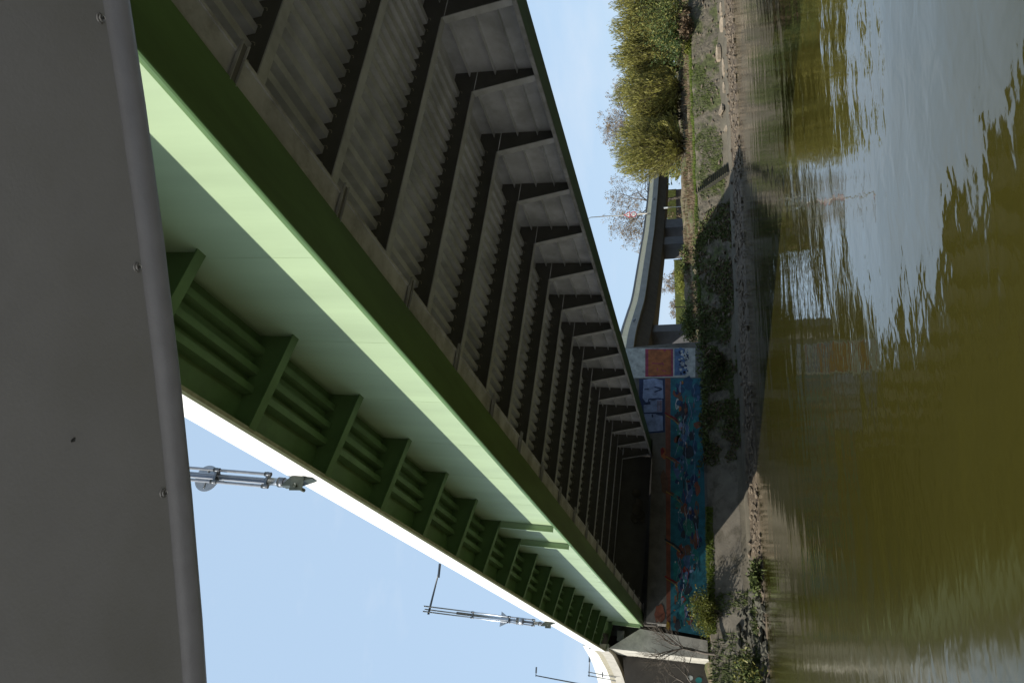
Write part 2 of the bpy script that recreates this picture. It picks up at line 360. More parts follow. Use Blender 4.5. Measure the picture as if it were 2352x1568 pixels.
m = bm_(); m.box((FX + .072, Y0, FZ0 + .012), (FX + .16, Y1, FZ0 + .10), 'underlip'); bpart(m, 'fascia_lip')
m = bm_(); m.box((FX + .10, Y0, FZ1 - .02), (FX + .32, Y1, FZ1 + .16), 'beige'); bpart(m, 'parapet_cap')
m = bm_(); m.box((4.42, Y0, 11.04), (26.9, Y1, 11.16), 'asphalt'); bpart(m, 'road_slab')
def f_weld(b): b.box((XW - .004, -.007, 7.49), (XW - .0005, .007, 9.8), 'web')
repeat('weld_seam', [y + .22 for y in BR if y > 8], f_weld)
# stiffeners on the outer web
def f_stf(b):
    b.box((XW - .26, -.012, 7.49), (XW - .001, .012, 9.82), 'web'); b.box((XW - .285, -.08, 7.49), (XW - .262, .08, 9.80), 'web')
repeat('web_stiffener', [BR[12], BR[13], 68.9], f_stf)
# right girder
m = bm_(); m.box((21.58, Y0, 7.702), (21.62, Y1, 11.0), 'grey_in'); bpart(m, 'outer_web')
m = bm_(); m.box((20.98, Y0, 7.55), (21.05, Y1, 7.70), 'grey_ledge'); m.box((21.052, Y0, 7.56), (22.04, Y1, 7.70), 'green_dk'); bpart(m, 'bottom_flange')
for z in (10.39, 9.35, 8.48):
    m = bm_(); m.box((21.36, Y0, z - .012), (21.579, Y1, z + .012), 'grey_in'); bpart(m, 'long_stiffener')
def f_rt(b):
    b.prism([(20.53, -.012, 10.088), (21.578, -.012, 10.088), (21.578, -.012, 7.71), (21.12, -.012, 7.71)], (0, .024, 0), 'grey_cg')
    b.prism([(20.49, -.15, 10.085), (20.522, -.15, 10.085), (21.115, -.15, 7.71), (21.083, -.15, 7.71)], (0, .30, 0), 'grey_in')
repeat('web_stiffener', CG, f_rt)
# cantilever on the far side
m = bm_(); m.box((21.62, Y0, 10.74), (26.9, Y1, 10.76), 'green_br'); bpart(m, 'cantilever_soffit')
m = bm_(); m.box((26.93, Y0, FZ0), (27.0, Y1, FZ1 + .15), 'white'); bpart(m, 'edge_fascia')
m = bm_(); m.box((26.75, Y0, FZ1 - .03), (26.85, Y1, 14.8), 'barrier'); bpart(m, 'shadow_wall')  # unseen wall added to widen the bridge shadow on the bank
def f_brk2(b):
    b.prism([(21.621, -.012, 10.738), (21.621, -.012, 9.84), (26.9, -.012, 10.40), (26.9, -.012, 10.738)], (0, .024, 0), 'green_br')
repeat('cantilever_bracket', BR, f_brk2)
# end diaphragm
m = bm_(); m.box((8.10, 69.3, 7.6), (21.0, 69.33, 10.99), 'grey_cg'); bpart(m, 'end_diaphragm')

# ------------------------------------------------------------------ roof overhang above the viewer
rz = H + .60
A = Vector((.0023, .8592)); Bv = Vector((.6346, .4624)); e2 = (Bv - A).normalized(); nrm = Vector((-e2.y, e2.x))
if nrm.dot(A) < 0: nrm = -nrm
def edge_pt(t, off=0.0):
    bow = .012 * max(-2.5, 1 - ((t - .373) / .373) ** 2)
    p = A + e2 * t + nrm * (bow + off); return p
roof = empty('roof_overhang', (A.x, A.y, rz), 'plain grey sheet metal roof edge with rounded rim close overhead', 'roof')
RO = Vector((A.x, A.y, rz))
ts = [-1.6 + .15 * i for i in range(26)]
m = MB(RO)
fr = [edge_pt(t) for t in ts]; bk = [edge_pt(t, -2.6) for t in ts]
vs = [(p.x, p.y, rz) for p in fr] + [(p.x, p.y, rz) for p in bk] + [(p.x, p.y, rz + .03) for p in fr] + [(p.x, p.y, rz + .03) for p in bk]
n = len(ts); fs = []
for i in range(n - 1):
    fs += [(i, i + 1, n + i + 1, n + i), (2 * n + i, 3 * n + i, 3 * n + i + 1, 2 * n + i + 1), (i, 2 * n + i, 2 * n + i + 1, i + 1), (n + i, n + i + 1, 3 * n + i + 1, 3 * n + i)]
m.add(vs, fs, 'roof'); m.build('roof_panel', roof)
m = MB(RO); m.tube([(edge_pt(t, .036).x, edge_pt(t, .036).y, rz + .030) for t in ts], .028, 'tube', 28); m.build('edge_tube', roof)
for sx, sy in ((.6129, .4669), (.4024, .6120), (.1908, .7442), (-.02, .850), (-.24, .99)):
    m = MB(RO)
    m.tube([(sx, sy, rz - .0005), (sx, sy, rz - .0025)], [.0056, .0048], 'screw', 16); m.tube([(sx, sy, rz - .0025), (sx, sy, rz - .0045)], [.0040, .0033], 'screw', 14)
    m.tube([(sx, sy, rz - .0044), (sx, sy, rz - .0050)], .0015, 'hole', 6); m.build('screw', roof)

m = MB(RO); m.tube([(.2025, .5995, rz - .0004), (.2045, .6010, rz - .0012), (.2075, .6025, rz - .0004)], [.0008, .0018, .0007], 'hole', 7); m.build('dark_fleck', roof)
m = MB(RO); m.box((-7, -7, .95), (1.8, .9, 1.05), 'signwhite'); m.build('bounce_deck', roof)  # unseen pale platform added to bounce light up onto the roof
m = MB(RO); m.prism([(-7, -7, -.4), (1.6, -7, -.4), (1.6, .7, -.4), (-7, .7, -.4)], (0, 0, 1.349), 'steel_dk'); m.build('added_hull', roof)  # unseen body added beneath the light-bouncing platform
for x, y in ((-.5, .55), (1.2, -1.4), (-1.4, -1.2)):
    m = MB(RO); m.tube([(x, y - .4, 1.051), (x, y - .4, rz - .001)], .03, 'tube', 12); m.build('roof_post', roof)

# ------------------------------------------------------------------ lamp masts on the bridge edge
def mast(y, height, name, label, sign):
    base = BM @ (Vector((4.14, y, 10.75)) - BO)
    t = empty(name, base, label, 'street lamp', 'lattice lamp masts on the bridge edge')
    up = (B2W @ Vector((0, 0, 1))).normalized(); X = (B2W @ Vector((1, 0, 0))); X.z = X.z; Yv = Vector((0, 1, 0))
    P = lambda a, b, c: base + X * a + Yv * b + up * c
    mb = MB(base); mb.prism([P(.14, -.16, -.28), P(-.10, -.16, .30), P(-.12, -.16, .55), P(.14, -.16, .32)], Yv * .32, 'mast_gr')
    mb.box(P(-.2, -.19, -.1), P(.13, -.17, .28), 'mast_gr'); mb.tube([P(-.1, -.26, .1), P(-.1, .26, .1)], .05, 'mast_gr', 10); mb.build('mounting_bracket', t)
    mb = MB(base); mb.tube([P(0, 0, .3), P(0, 0, 1.05)], [.11, .10], 'steel', 14); mb.tube([P(0, 0, .55), P(0, 0, .72)], .13, 'steel_dk', 14); mb.build('foot_pipe', t)
    legs = [(-.16, -.10), (.16, -.10), (0, .17)]
    for a, b in legs:
        mb = MB(base); mb.tube([P(a, b, 1.0), P(a, b, height)], .040, 'steel', 10); mb.build('mast_tube', t)
    mb = MB(base); mb.tube([P(0, 0, 1.05), P(0, 0, height - 2.2)], .085, 'steel', 10); mb.build('core_pipe', t)
    c = 1.0
    while c < height - 2:
        mb = MB(base); q = [P(a * 1.35, b * 1.35, c) for a, b in legs]
        mb.prism(q, up * .06, 'steel_dk')
        for a, b in legs: mb.tube([P(a, b, c - .06), P(a, b, c + .12)], .060, 'steel_dk', 8)
        mb.build('collar', t); c += 2.35 if c > 2 else 1.55
    if sign == 'round':
        mb = MB(base); mb.tube([P(0, .27, 3.1), P(0, .29, 3.1)], .36, 'signback', 32, smooth=False); mb.tube([P(-.28, .25, 3.1), P(.28, .25, 3.1)], .02, 'steel', 6); mb.build('round_sign', t)
    else:
        mb = MB(base); mb.prism([P(-.45, .27, 3.2), P(.45, .27, 3.2), P(0, .27, 2.42)], Yv * .02, 'signback'); mb.box(P(-.2, .24, 2.3), P(.2, .265, 2.34), 'steel'); mb.build('triangle_sign', t)
        mb = MB(base); mb.tube([P(0, 0, 1.7), P(0, 0, 2.1)], .22, 'steel', 12); mb.build('junction_box', t)
    mb = MB(base); mb.tube([P(-.3, 0, height - .35), P(2.2, 0, height - .55)], [.075, .05], 'steel_dk', 8); mb.build('lamp_arm', t)
    mb = MB(base); mb.box(P(2.0, -.12, height - .64), P(2.85, .12, height - .50), 'steel_dk'); mb.build('lamp_head', t)
    return t
mast(18.0, 11.3, 'lamp_mast', 'three tube steel lamp mast with round sign seen from behind, nearest the roof edge', 'round')
mast(49.5, 8.2, 'lamp_mast', 'slim steel lamp mast with triangular sign back and sideways lamp arm', 'triangle')

# ------------------------------------------------------------------ abutment with painted wall
YA = 67.6
ab = empty('bridge_abutment', (18, YA, 3.6), 'concrete bridge abutment wall covered in colourful mural and graffiti', 'abutment')
AO = Vector((18, YA, 3.6))
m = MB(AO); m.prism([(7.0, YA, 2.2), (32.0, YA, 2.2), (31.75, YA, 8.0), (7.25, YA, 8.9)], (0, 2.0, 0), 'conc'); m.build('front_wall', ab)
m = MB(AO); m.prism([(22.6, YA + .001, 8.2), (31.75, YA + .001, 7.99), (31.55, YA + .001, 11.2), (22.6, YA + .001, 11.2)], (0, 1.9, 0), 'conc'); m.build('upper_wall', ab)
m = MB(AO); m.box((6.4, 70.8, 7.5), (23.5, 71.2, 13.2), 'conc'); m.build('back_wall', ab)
for x, z in ((7.6, 8.8), (14, 8.4), (21.4, 8.0)):
    m = MB(AO); m.box((x - .5, 68.2, z - .6), (x + .5, 69.2, z + .35), 'conc_dk'); m.build('bearing_block', ab)
# left wing block set back from the painted wall
q = [pt(1470, 1443, 1, 69.65), pt(1625, 1470, 1, 69.65), pt(1627, 1513, 1, 69.65), pt(1398, 1488, 1, 69.65)]
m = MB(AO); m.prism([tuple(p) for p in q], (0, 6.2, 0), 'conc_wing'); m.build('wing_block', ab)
# painted areas: thin coats on the wall, drawn in wall coordinates
def wallpoly(mb, pts, k, lift, y=YA):
    mb.add([(p.x, p.y, p.z) for p in [pt(a, b, 1, y - .004 * lift) for a, b in pts]], [tuple(range(len(pts)))], k)
def blob(mb, x, y, rx, ry, k, lift, n=14, seed=0):
    r = random.Random(seed); p = []
    for i in range(n):
        a = 2 * math.pi * i / n; s = r.uniform(.7, 1.15); p.append((x + rx * s * math.cos(a), y + ry * s * math.sin(a)))
    wallpoly(mb, p, k, lift)
def stroke(mb, pts, wd, k, lift):
    for (x0, y0), (x1, y1) in zip(pts, pts[1:]):
        dx, dy = x1 - x0, y1 - y0; l = math.hypot(dx, dy) or 1; nx_, ny_ = -dy / l * wd / 2, dx / l * wd / 2
        wallpoly(mb, [(x0 + nx_, y0 + ny_), (x1 + nx_, y1 + ny_), (x1 - nx_, y1 - ny_), (x0 - nx_, y0 - ny_)], k, lift)
# pale block with orange square piece and blue tag (right end)
m = MB(AO)
wallpoly(m, [(1437, 799), (1597, 799), (1597, 866), (1443, 868)], 'g_palewall', 1)
wallpoly(m, [(1482, 801), (1546, 801), (1546, 864), (1482, 865)], 'g_magenta', 2)
wallpoly(m, [(1489, 803), (1523, 803), (1527, 808), (1531, 803), (1541, 804), (1542, 860), (1489, 863)], 'g_orange', 3)
for a, b, c, d in ((1510, 845, 1510, 850), (1522, 832, 1524, 838), (1520, 850, 1530, 852), (1497, 834, 1522, 834)): stroke(m, [(a, b), (c, d + 1)], 2.2, 'g_magenta', 4)
wallpoly(m, [(1549, 800), (1572, 800), (1574, 861), (1549, 862)], 'g_blue', 2)
m.build('orange_graffiti', ab)
m = MB(AO); rr = random.Random(3)
for i in range(64): blob(m, rr.uniform(1560, 1580), rr.uniform(801, 860), rr.uniform(1.6, 3.8), rr.uniform(2, 4.6), rr.choice(['g_whitep', 'g_whitep', 'g_navy', 'g_blue']), 3 + i % 3, 9, i)
m.build('white_tag', ab)
# pale blue letter piece with navy outline
m = MB(AO)
wallpoly(m, [(1468, 870), (1527, 869), (1527, 992), (1491, 995), (1483, 975), (1468, 930)], 'g_navy', 1)
for p in ([(1478, 872), (1500, 868), (1522, 873), (1524, 914), (1484, 924), (1476, 914), (1478, 880)],
          [(1494, 918), (1521, 917), (1521, 946), (1479, 947), (1478, 930), (1494, 928)],
          [(1475, 950), (1505, 950), (1512, 953), (1522, 954), (1523, 988), (1506, 990), (1489, 991), (1483, 975)]):
    wallpoly(m, p, 'g_paleblue', 2)
stroke(m, [(1480, 894), (1490, 893)], 2.4, 'g_navy', 3); stroke(m, [(1503, 888), (1521, 893), (1503, 900)], 3.0, 'g_navy', 3)
stroke(m, [(1478, 925), (1490, 924), (1490, 916), (1519, 915)], 2.6, 'g_navy', 3); stroke(m, [(1498, 951), (1499, 958)], 3, 'g_navy', 3)
for a in (1511, 1514, 1517, 1519): stroke(m, [(a, 919), (a, 944)], 1.2, 'g_rust', 4)
m.build('letter_graffiti', ab)
# long teal mural
m = MB(AO)
wallpoly(m, [(1528, 868), (1540, 868), (1540, 1446), (1531, 1440)], 'g_rust', 1)
wallpoly(m, [(1540, 868), (1610, 868), (1618, 1100), (1626, 1462), (1540, 1446)], 'g_teal', 1)
m.build('mural_ground', ab)
m = MB(AO); rr = random.Random(11)
for i in range(64):                                              # large overlapping shapes
    y = 880 + i * 8.7 + rr.uniform(-8, 8); x = rr.uniform(1550, 1602)
    blob(m, x, y, rr.uniform(6, 15), rr.uniform(8, 26), rr.choice(['g_teal2', 'g_darkp', 'g_navy', 'g_blue', 'g_teal', 'g_greenp', 'g_teal2', 'g_brownp', 'g_deep', 'g_deep', 'g_rust']), 2 + i % 5, 15, 700 + i)
for i in range(80):
    y = rr.uniform(872, 1432); x = rr.uniform(1548, 1610)
    blob(m, x, y, rr.uniform(1.5, 6), rr.uniform(2, 12), rr.choice(['g_teal2', 'g_darkp', 'g_navy', 'g_blue', 'g_brownp', 'g_greenp', 'g_deep', 'g_rust', 'g_navy', 'g_teal2', 'g_paleblue']), 7 + i % 7, 11, 100 + i)
for i in range(46):
    blob(m, rr.uniform(1546, 1606), rr.uniform(872, 1430), rr.uniform(.8, 2.4), rr.uniform(1, 4), rr.choice(['g_whitep', 'g_yell', 'g_whitep', 'g_paleblue', 'g_orange']), 15, 9, 300 + i)
for i in range(60):
    y = rr.uniform(880, 1400); x = rr.uniform(1556, 1600); pts = [(x, y)]
    for j in range(6): y += rr.uniform(4, 11); x += rr.uniform(-4, 4); pts.append((x, y))
    stroke(m, pts, rr.uniform(.5, 1.1), rr.choice(['g_paleblue', 'g_blue', 'g_whitep', 'g_teal2', 'g_paleblue', 'g_red2']), 16)
blob(m, 1562, 1006, 10, 42, 'g_greenp', 2, 16, 1); blob(m, 1556, 928, 5, 14, 'g_whitep', 3, 12, 2); blob(m, 1562, 938, 4, 8, 'g_orange', 4, 10, 3)
for y0, c in ((955, 'g_red2'), (1050, 'g_rust'), (1130, 'g_brownp'), (1245, 'g_darkp'), (1330, 'g_red2')):
    stroke(m, [(1527, y0 - 8), (1536, y0 - 2), (1548, y0 + 4), (1560, y0 + 14), (1568, y0 + 26)], 4, c, 6)
    stroke(m, [(1530, y0 - 2), (1546, y0 + 8), (1562, y0 + 22)], 1.6, 'g_yell', 7)
blob(m, 1526, 1105, 9, 26, 'g_brownp', 3, 14, 5); blob(m, 1515, 1410, 12, 24, 'g_rust', 3, 14, 6); blob(m, 1534, 1436, 5, 12, 'g_yell', 4, 10, 7)
blob(m, 1578, 1285, 8, 26, 'g_blue', 4, 12, 8); blob(m, 1574, 1308, 8, 7, 'g_red2', 6, 8, 9); blob(m, 1570, 1376, 6, 9, 'g_red2', 6, 8, 10); blob(m, 1580, 1400, 9, 24, 'g_paleblue', 4, 14, 11)
m.build('mural_figures', ab)
m = MB(AO); blob(m, 1525, 1040, 7, 16, 'g_orange', 1, 12, 21); blob(m, 1521, 1036, 5, 9, 'g_red2', 2, 10, 22); m.build('orange_throw_up', ab)
m = MB(AO)
for i in range(14):
    rr = random.Random(i); c = pt(rr.uniform(1456, 1476), rr.uniform(1120, 1200), 1, 69.28 - i * .004)
    m.tube([c, c - Vector((0, .01, 0))], rr.uniform(.2, .5), 'conc', 9)
m.build('faded_tag', ab)

# retaining wall left of the abutment
rw = MB((0, 76.3, 3.5)); rw.prism([(-30, 76.1, 3), (5.6, 76.1, 3), (5.6, 76.1, 11.8), (-30, 76.1, 8)], (0, .6, 0), 'conc_dk')
tag(rw.build('retaining_wall'), 'dark stained concrete retaining wall with pale tag beside the abutment wing', 'retaining wall')
m = MB((0, 76.3, 3.5)); blob_pts = [pt(1585 + 7 * math.cos(a), 1556 + 6 * math.sin(a), 1, 76.09) for a in [i * .63 for i in range(10)]]
m.add([tuple(p) for p in blob_pts], [tuple(range(10))], 'g_palewall')
blob_pts = [pt(1605 + 8 * math.cos(a), 1561 + 7 * math.sin(a), 1, 76.085) for a in [i * .63 for i in range(10)]]
m.add([tuple(p) for p in blob_pts], [tuple(range(10))], 'g_teal2')
rwo = bpy.data.objects['retaining_wall']; m.build('wall_tag', rwo)

# ------------------------------------------------------------------ approach ramp curving away on the left
path = [(5.12, 69.7, 0), (5.0, 72.4, 0), (4.6, 75, 0), (4.0, 78, -.05), (3.0, 81, -.1), (1.6, 83.6, -.15), (-.4, 86, -.25), (-3.2, 88, -.4), (-8, 90, -.7), (-14, 91, -1)]
def smooth_path(p, n=4):
    out = []
    for i in range(len(p) - 1):
        a, b, c, d = Vector(p[max(i - 1, 0)]), Vector(p[i]), Vector(p[i + 1]), Vector(p[min(i + 2, len(p) - 1)])
        for j in range(n):
            t = j / n; out.append(.5 * ((2 * b) + (c - a) * t + (2 * a - 5 * b + 4 * c - d) * t * t + (3 * b - a - 3 * c + d) * t ** 3))
    out.append(Vector(p[-1])); return out
def ribbon(mb, path, prof, k, closed=True):
    """sweep a (offset, z) profile along a plan path; offset to the left of travel"""
    n = len(prof); vs = []
    for i, p in enumerate(path):
        t = path[min(i + 1, len(path) - 1)] - path[max(i - 1, 0)]; t.z = 0; t.normalize(); nl = Vector((-t.y, t.x, 0))
        vs += [p + nl * o + Vector((0, 0, z)) for o, z in prof]
    fs = []
    for i in range(len(path) - 1):
        for j in range(n if closed else n - 1):
            fs.append((i * n + j, i * n + (j + 1) % n, (i + 1) * n + (j + 1) % n, (i + 1) * n + j))
    if closed: fs += [tuple(range(n)), tuple(range((len(path) - 1) * n, len(path) * n))[::-1]]
    mb.add(vs, fs, k)
RP = smooth_path(path)
rp = empty('approach_ramp', (5, 70, 12), 'curved pale concrete approach ramp leaving the left end of the bridge', 'ramp')
RPO = Vector((5, 70, 12))
def rect(o0, o1, z0, z1): return [(o0, z0), (o1, z0), (o1, z1), (o0, z1)]
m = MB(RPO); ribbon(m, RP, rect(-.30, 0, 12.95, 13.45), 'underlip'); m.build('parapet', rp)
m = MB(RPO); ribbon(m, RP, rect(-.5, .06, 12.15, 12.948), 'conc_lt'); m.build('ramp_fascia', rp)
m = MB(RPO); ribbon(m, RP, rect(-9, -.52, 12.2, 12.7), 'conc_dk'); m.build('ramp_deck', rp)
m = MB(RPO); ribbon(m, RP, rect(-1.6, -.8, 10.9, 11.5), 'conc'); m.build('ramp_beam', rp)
m = MB(RPO); ribbon(m, RP[6:], rect(-1.0, -.9, 12.71, 15.0), 'white'); m.build('white_barrier', rp)
m = MB(RPO); p = RP[6]; m.box((p.x + .6, p.y - .9, 13.0), (p.x + 1.7, p.y - .1, 14.3), 'signback'); m.build('barrier_end_post', rp)
for i in (10, 24):
    m = MB(RPO); p = RP[i]; m.box((p.x + 1, p.y - .8, 4), (p.x + 6, p.y + .8, 12.19), 'conc_dk'); m.build('ramp_pier', rp)

def slim_lamp(base, top, arm, name, label, double=False):
    base, top = Vector(base), Vector(top); t = empty(name, base, label, 'street lamp')
    mb = MB(base)
    if double:
        for s in (-.15, .15): mb.tube([base + Vector((s, 0, 0)), top + Vector((s, 0, .1))], .04, 'steel_dk', 8)
        mb.box((top.x - .22, top.y - .05, base.z + 1.2), (top.x + .22, top.y + .05, base.z + 1.3), 'steel_dk')
    else: mb.tube([base, top], [.10, .055], 'steel_dk', 8)
    mb.build('lamp_post', t)
    a = top + Vector((arm, 0, .0)); mb = MB(base); mb.tube([top - Vector((.1 if not double else .25, 0, 0)), a], [.05, .04], 'steel_dk', 8); mb.build('lamp_arm', t)
    mb = MB(base); mb.box((a.x - .1, a.y - .1, a.z - .07), (a.x + .55, a.y + .1, a.z + .06), 'steel_dk'); mb.build('lamp_head', t)
slim_lamp((2.7, 95, 12.9), (3.9, 95, 23.8), .35, 'street_lamp', 'thin tall single lamp post leaning over the ramp at the far left of the sky')
slim_lamp((3.4, 79, 12.7), (3.7, 79, 15.2), 1.1, 'street_lamp', 'short twin tube lamp post behind the white barrier on the ramp', True)

# ------------------------------------------------------------------ viaduct on the right
VP_ = smooth_path([(31.5, 71.6, 0), (36.2, 74.5, 0), (41.6, 80.0, 0), (46.3, 84.9, 0), (53.2, 90.2, 0), (60.4, 95.6, 0), (67.0, 100.4, 0), (81, 108.3, 0), (100, 116, 0), (128, 122, 0)], 5)
vd = empty('curved_viaduct', (60, 95.5, 5.5), 'curved concrete viaduct with cream louvred parapet behind the trees', 'viaduct')
VO = Vector((60, 95.5, 5.5))
m = MB(VO); ribbon(m, VP_, rect(0, .35, 12.10, 12.32), 'cap'); m.build('capping_rail', vd)
m = MB(VO); ribbon(m, VP_, rect(.06, .16, 11.48, 12.098), 'cream')
tot = 0
for i in range(len(VP_) - 1):                                    # upright louvre fins
    a, b = VP_[i], VP_[i + 1]; k = max(1, int((b - a).length / .28)); t = (b - a).normalized(); nl = Vector((-t.y, t.x, 0))
    for j in range(k):
        p = a.lerp(b, j / k); q = p + t * .10
        m.add([p + nl * .02 + Vector((0, 0, 11.5)), q + nl * .02 + Vector((0, 0, 11.5)), q + nl * .02 + Vector((0, 0, 12.08)), p + nl * .02 + Vector((0, 0, 12.08)),
               p + nl * .06 + Vector((0, 0, 11.5)), q + nl * .06 + Vector((0, 0, 11.5)), q + nl * .06 + Vector((0, 0, 12.08)), p + nl * .06 + Vector((0, 0, 12.08))],
              [(0, 1, 2, 3), (0, 4, 5, 1), (1, 5, 6, 2), (2, 6, 7, 3), (3, 7, 4, 0)], 'cream')
m.build('louvre_parapet', vd)
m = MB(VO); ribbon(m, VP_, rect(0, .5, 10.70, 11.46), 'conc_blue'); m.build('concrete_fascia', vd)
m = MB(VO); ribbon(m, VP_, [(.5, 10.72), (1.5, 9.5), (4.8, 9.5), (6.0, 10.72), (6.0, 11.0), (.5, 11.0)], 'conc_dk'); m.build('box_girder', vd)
def pier(px, w_, name='viaduct_pier', y=None, zb=4.5, mk='pier'):
    best = None; az = math.atan2(px.x, px.y)
    for i in range(1, len(VP_) - 1):
        t = (VP_[i + 1] - VP_[i - 1]).normalized(); nl = Vector((-t.y, t.x, 0))
        for k in range(6):
            o = VP_[i].lerp(VP_[i + 1], k / 6) + nl * 3.2; e = abs(math.atan2(o.x, o.y) - az)
            if best is None or e < best[0]: best = (e, o, t, nl)
    _, o, t, nl = best
    mb = MB(VO); q = [o + t * a + nl * b + Vector((0, 0, zb)) for a, b in ((-w_, -1.2), (w_, -1.2), (w_, 1.2), (-w_, 1.2))]
    mb.prism(q, (0, 0, 9.52 - zb), mk); return mb.build(name, vd)
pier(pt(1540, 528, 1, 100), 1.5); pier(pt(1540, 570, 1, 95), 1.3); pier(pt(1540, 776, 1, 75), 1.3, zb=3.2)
for xx, yy, kk in ((1560, 535, 'g_greenp'), (1562, 572, 'g_palewall')):
    c = pt(xx, yy, 1, 96.5 if yy < 550 else 92.5)
# drain spouts on the viaduct face
for p_, d_ in ((VP_[33], 0), (VP_[8], 0)):
    m = MB(VO); t = Vector((.8, .6, 0)); m.tube([p_ + Vector((0, -.02, 11.25)), p_ + Vector((.05, -.25, 11.15)), p_ + Vector((.1, -.25, 10.95))], .10, 'steel_dk', 8); m.build('drain_spout', vd)

# road signs and lamp on the viaduct
sb = pt(1485, 475.5, 0, 71.0); sb = Vector((70.2, 102.2, 11.5))
post = empty('signed_lamp_post', sb, 'pale lamp post with red triangle and round speed signs on the viaduct', 'street lamp')
def facing(c):                                                   # right/up axes of a flat sign turned to the river
    f = (CAMP - c); f.z = 0; f.normalize(); f = (Matrix.Rotation(math.radians(14), 3, 'Z') @ f); return Vector((-f.y, f.x, 0)), f
rx, fx = facing(sb)
m = MB(sb); m.tube([sb, sb + Vector((.1, 0, 9.2))], [.11, .06], 'conc_lt', 8); m.build('lamp_post', post)
m = MB(sb); m.tube([sb + Vector((.1, 0, 9.15)), sb + Vector((-.4, -.4, 9.5)), sb + Vector((-.9, -.7, 9.55))], .05, 'conc_lt', 6); m.tube([sb + Vector((-.8, -.65, 9.55)), sb + Vector((-1.3, -1.0, 9.55))], .10, 'signwhite', 8); m.build('lamp_head', post)
def flat(mb, c, pts, k, lift): mb.add([c + rx * a + Vector((0, 0, b)) + fx * lift for a, b in pts], [tuple(range(len(pts)))], k)
def disc(mb, c, r, k, lift): flat(mb, c, [(r * math.cos(a), r * math.sin(a)) for a in [2 * math.pi * i / 28 for i in range(28)]], k, lift)
c = sb + fx * .15 + Vector((0, 0, 2.55)); m = MB(sb)
m.tube([c + fx * .0, c + fx * .02], .45, 'signback', 28, smooth=False); disc(m, c, .44, 'red', .026); disc(m, c, .34, 'signwhite', .032)
def glyph(mb, c, strokes, w_, k, lift):
    for (x0, y0), (x1, y1) in strokes:
        d = Vector((x1 - x0, y1 - y0)); d.normalize(); n_ = Vector((-d.y, d.x)) * w_ / 2
        flat(mb, c, [(x0 + n_.x, y0 + n_.y), (x1 + n_.x, y1 + n_.y), (x1 - n_.x, y1 - n_.y), (x0 - n_.x, y0 - n_.y)], k, lift)
three = [((-.26, .2), (-.06, .2)), ((-.06, .2), (-.14, .04)), ((-.14, .04), (-.05, -.06)), ((-.05, -.06), (-.08, -.18)), ((-.08, -.18), (-.26, -.2))]
zero = [((.06, .18), (.22, .18)), ((.22, .18), (.25, -.18)), ((.25, -.18), (.08, -.2)), ((.08, -.2), (.06, .18))]
glyph(m, c, three + zero, .05, 'black', .038); m.build('speed_sign', post)
c = sb + fx * .15 + Vector((0, 0, 3.5)); m = MB(sb)
tri = lambda s, dz=0: [(-.54 * s, -.42 * s + dz), (.54 * s, -.42 * s + dz), (0, .56 * s + dz)]
flat(m, c, tri(1.03), 'signback', 0); flat(m, c, tri(1.0), 'red', .006); flat(m, c, tri(.66, -.03), 'signwhite', .012)
glyph(m, c, [((-.02, .16), (.03, .0)), ((.03, .0), (-.06, -.2)), ((-.12, -.05), (.1, .03))], .05, 'black', .018); m.build('warning_sign', post)
# small pale post under the viaduct
b0 = pt(1574, 474, 1, 99.0); lp = empty('barrier_post', b0, 'short pale post with flat head standing under the viaduct', 'post')
m = MB(b0); m.tube([b0 - Vector((0, 0, .5)), b0 + Vector((.05, 0, 2.6))], .04, 'signwhite', 8); m.build('post_shaft', lp)
m = MB(b0); m.box(b0 + Vector((-.06, -.05, 2.5)), b0 + Vector((.14, .05, 3.1)), 'signwhite'); m.build('post_head', lp)

# yellow-green noise barriers beyond the viaduct
def noise_barrier(x0, x1, y, z0a, z0b, h_, n_, label):
    o = Vector((x0, y, z0a)); t = empty('noise_barrier', o, label, 'noise barrier', 'yellow green noise barriers beyond the viaduct')
    for i in range(n_):
        a, b = i / n_, (i + 1) / n_; xa, xb = lerp(x0, x1, a), lerp(x0, x1, b); za, zb = lerp(z0a, z0b, a), lerp(z0a, z0b, b)
        mb = MB(o); mb.box((min(xa, xb) + .1, y, min(za, zb)), (max(xa, xb) - .1, y + .12, za + h_), 'barrier')
        k = int(abs(xb - xa) / .35)
        for j in range(k): x = lerp(xa, xb, (j + .5) / k); mb.box((x - .06, y - .05, min(za, zb) + .05), (x + .06, y - .001, za + h_ - .05), 'barrier')
        mb.build('barrier_panel', t)
        mb = MB(o); mb.box((xa - .06, y - .06, za - .2), (xa + .06, y + .2, za + h_ + .1), 'conc_dk'); mb.build('barrier_post', t)
    mb = MB(o); mb.box((min(x0, x1), y + .02, 4), (max(x0, x1), y + .3, min(z0a, z0b) + .5), 'conc_dk'); mb.build('barrier_shade_wall', t)  # dark wall put in for the shade under another road deck
noise_barrier(91.5, 77.5, 126, 8.9, 8.7, 1.55, 2, 'yellow green ribbed noise barrier framed between the viaduct pier and the big willow')
noise_barrier(76.0, 61.5, 126, 7.6, 7.4, 1.75, 3, 'yellow green ribbed noise barrier seen through the gap left of the piers')

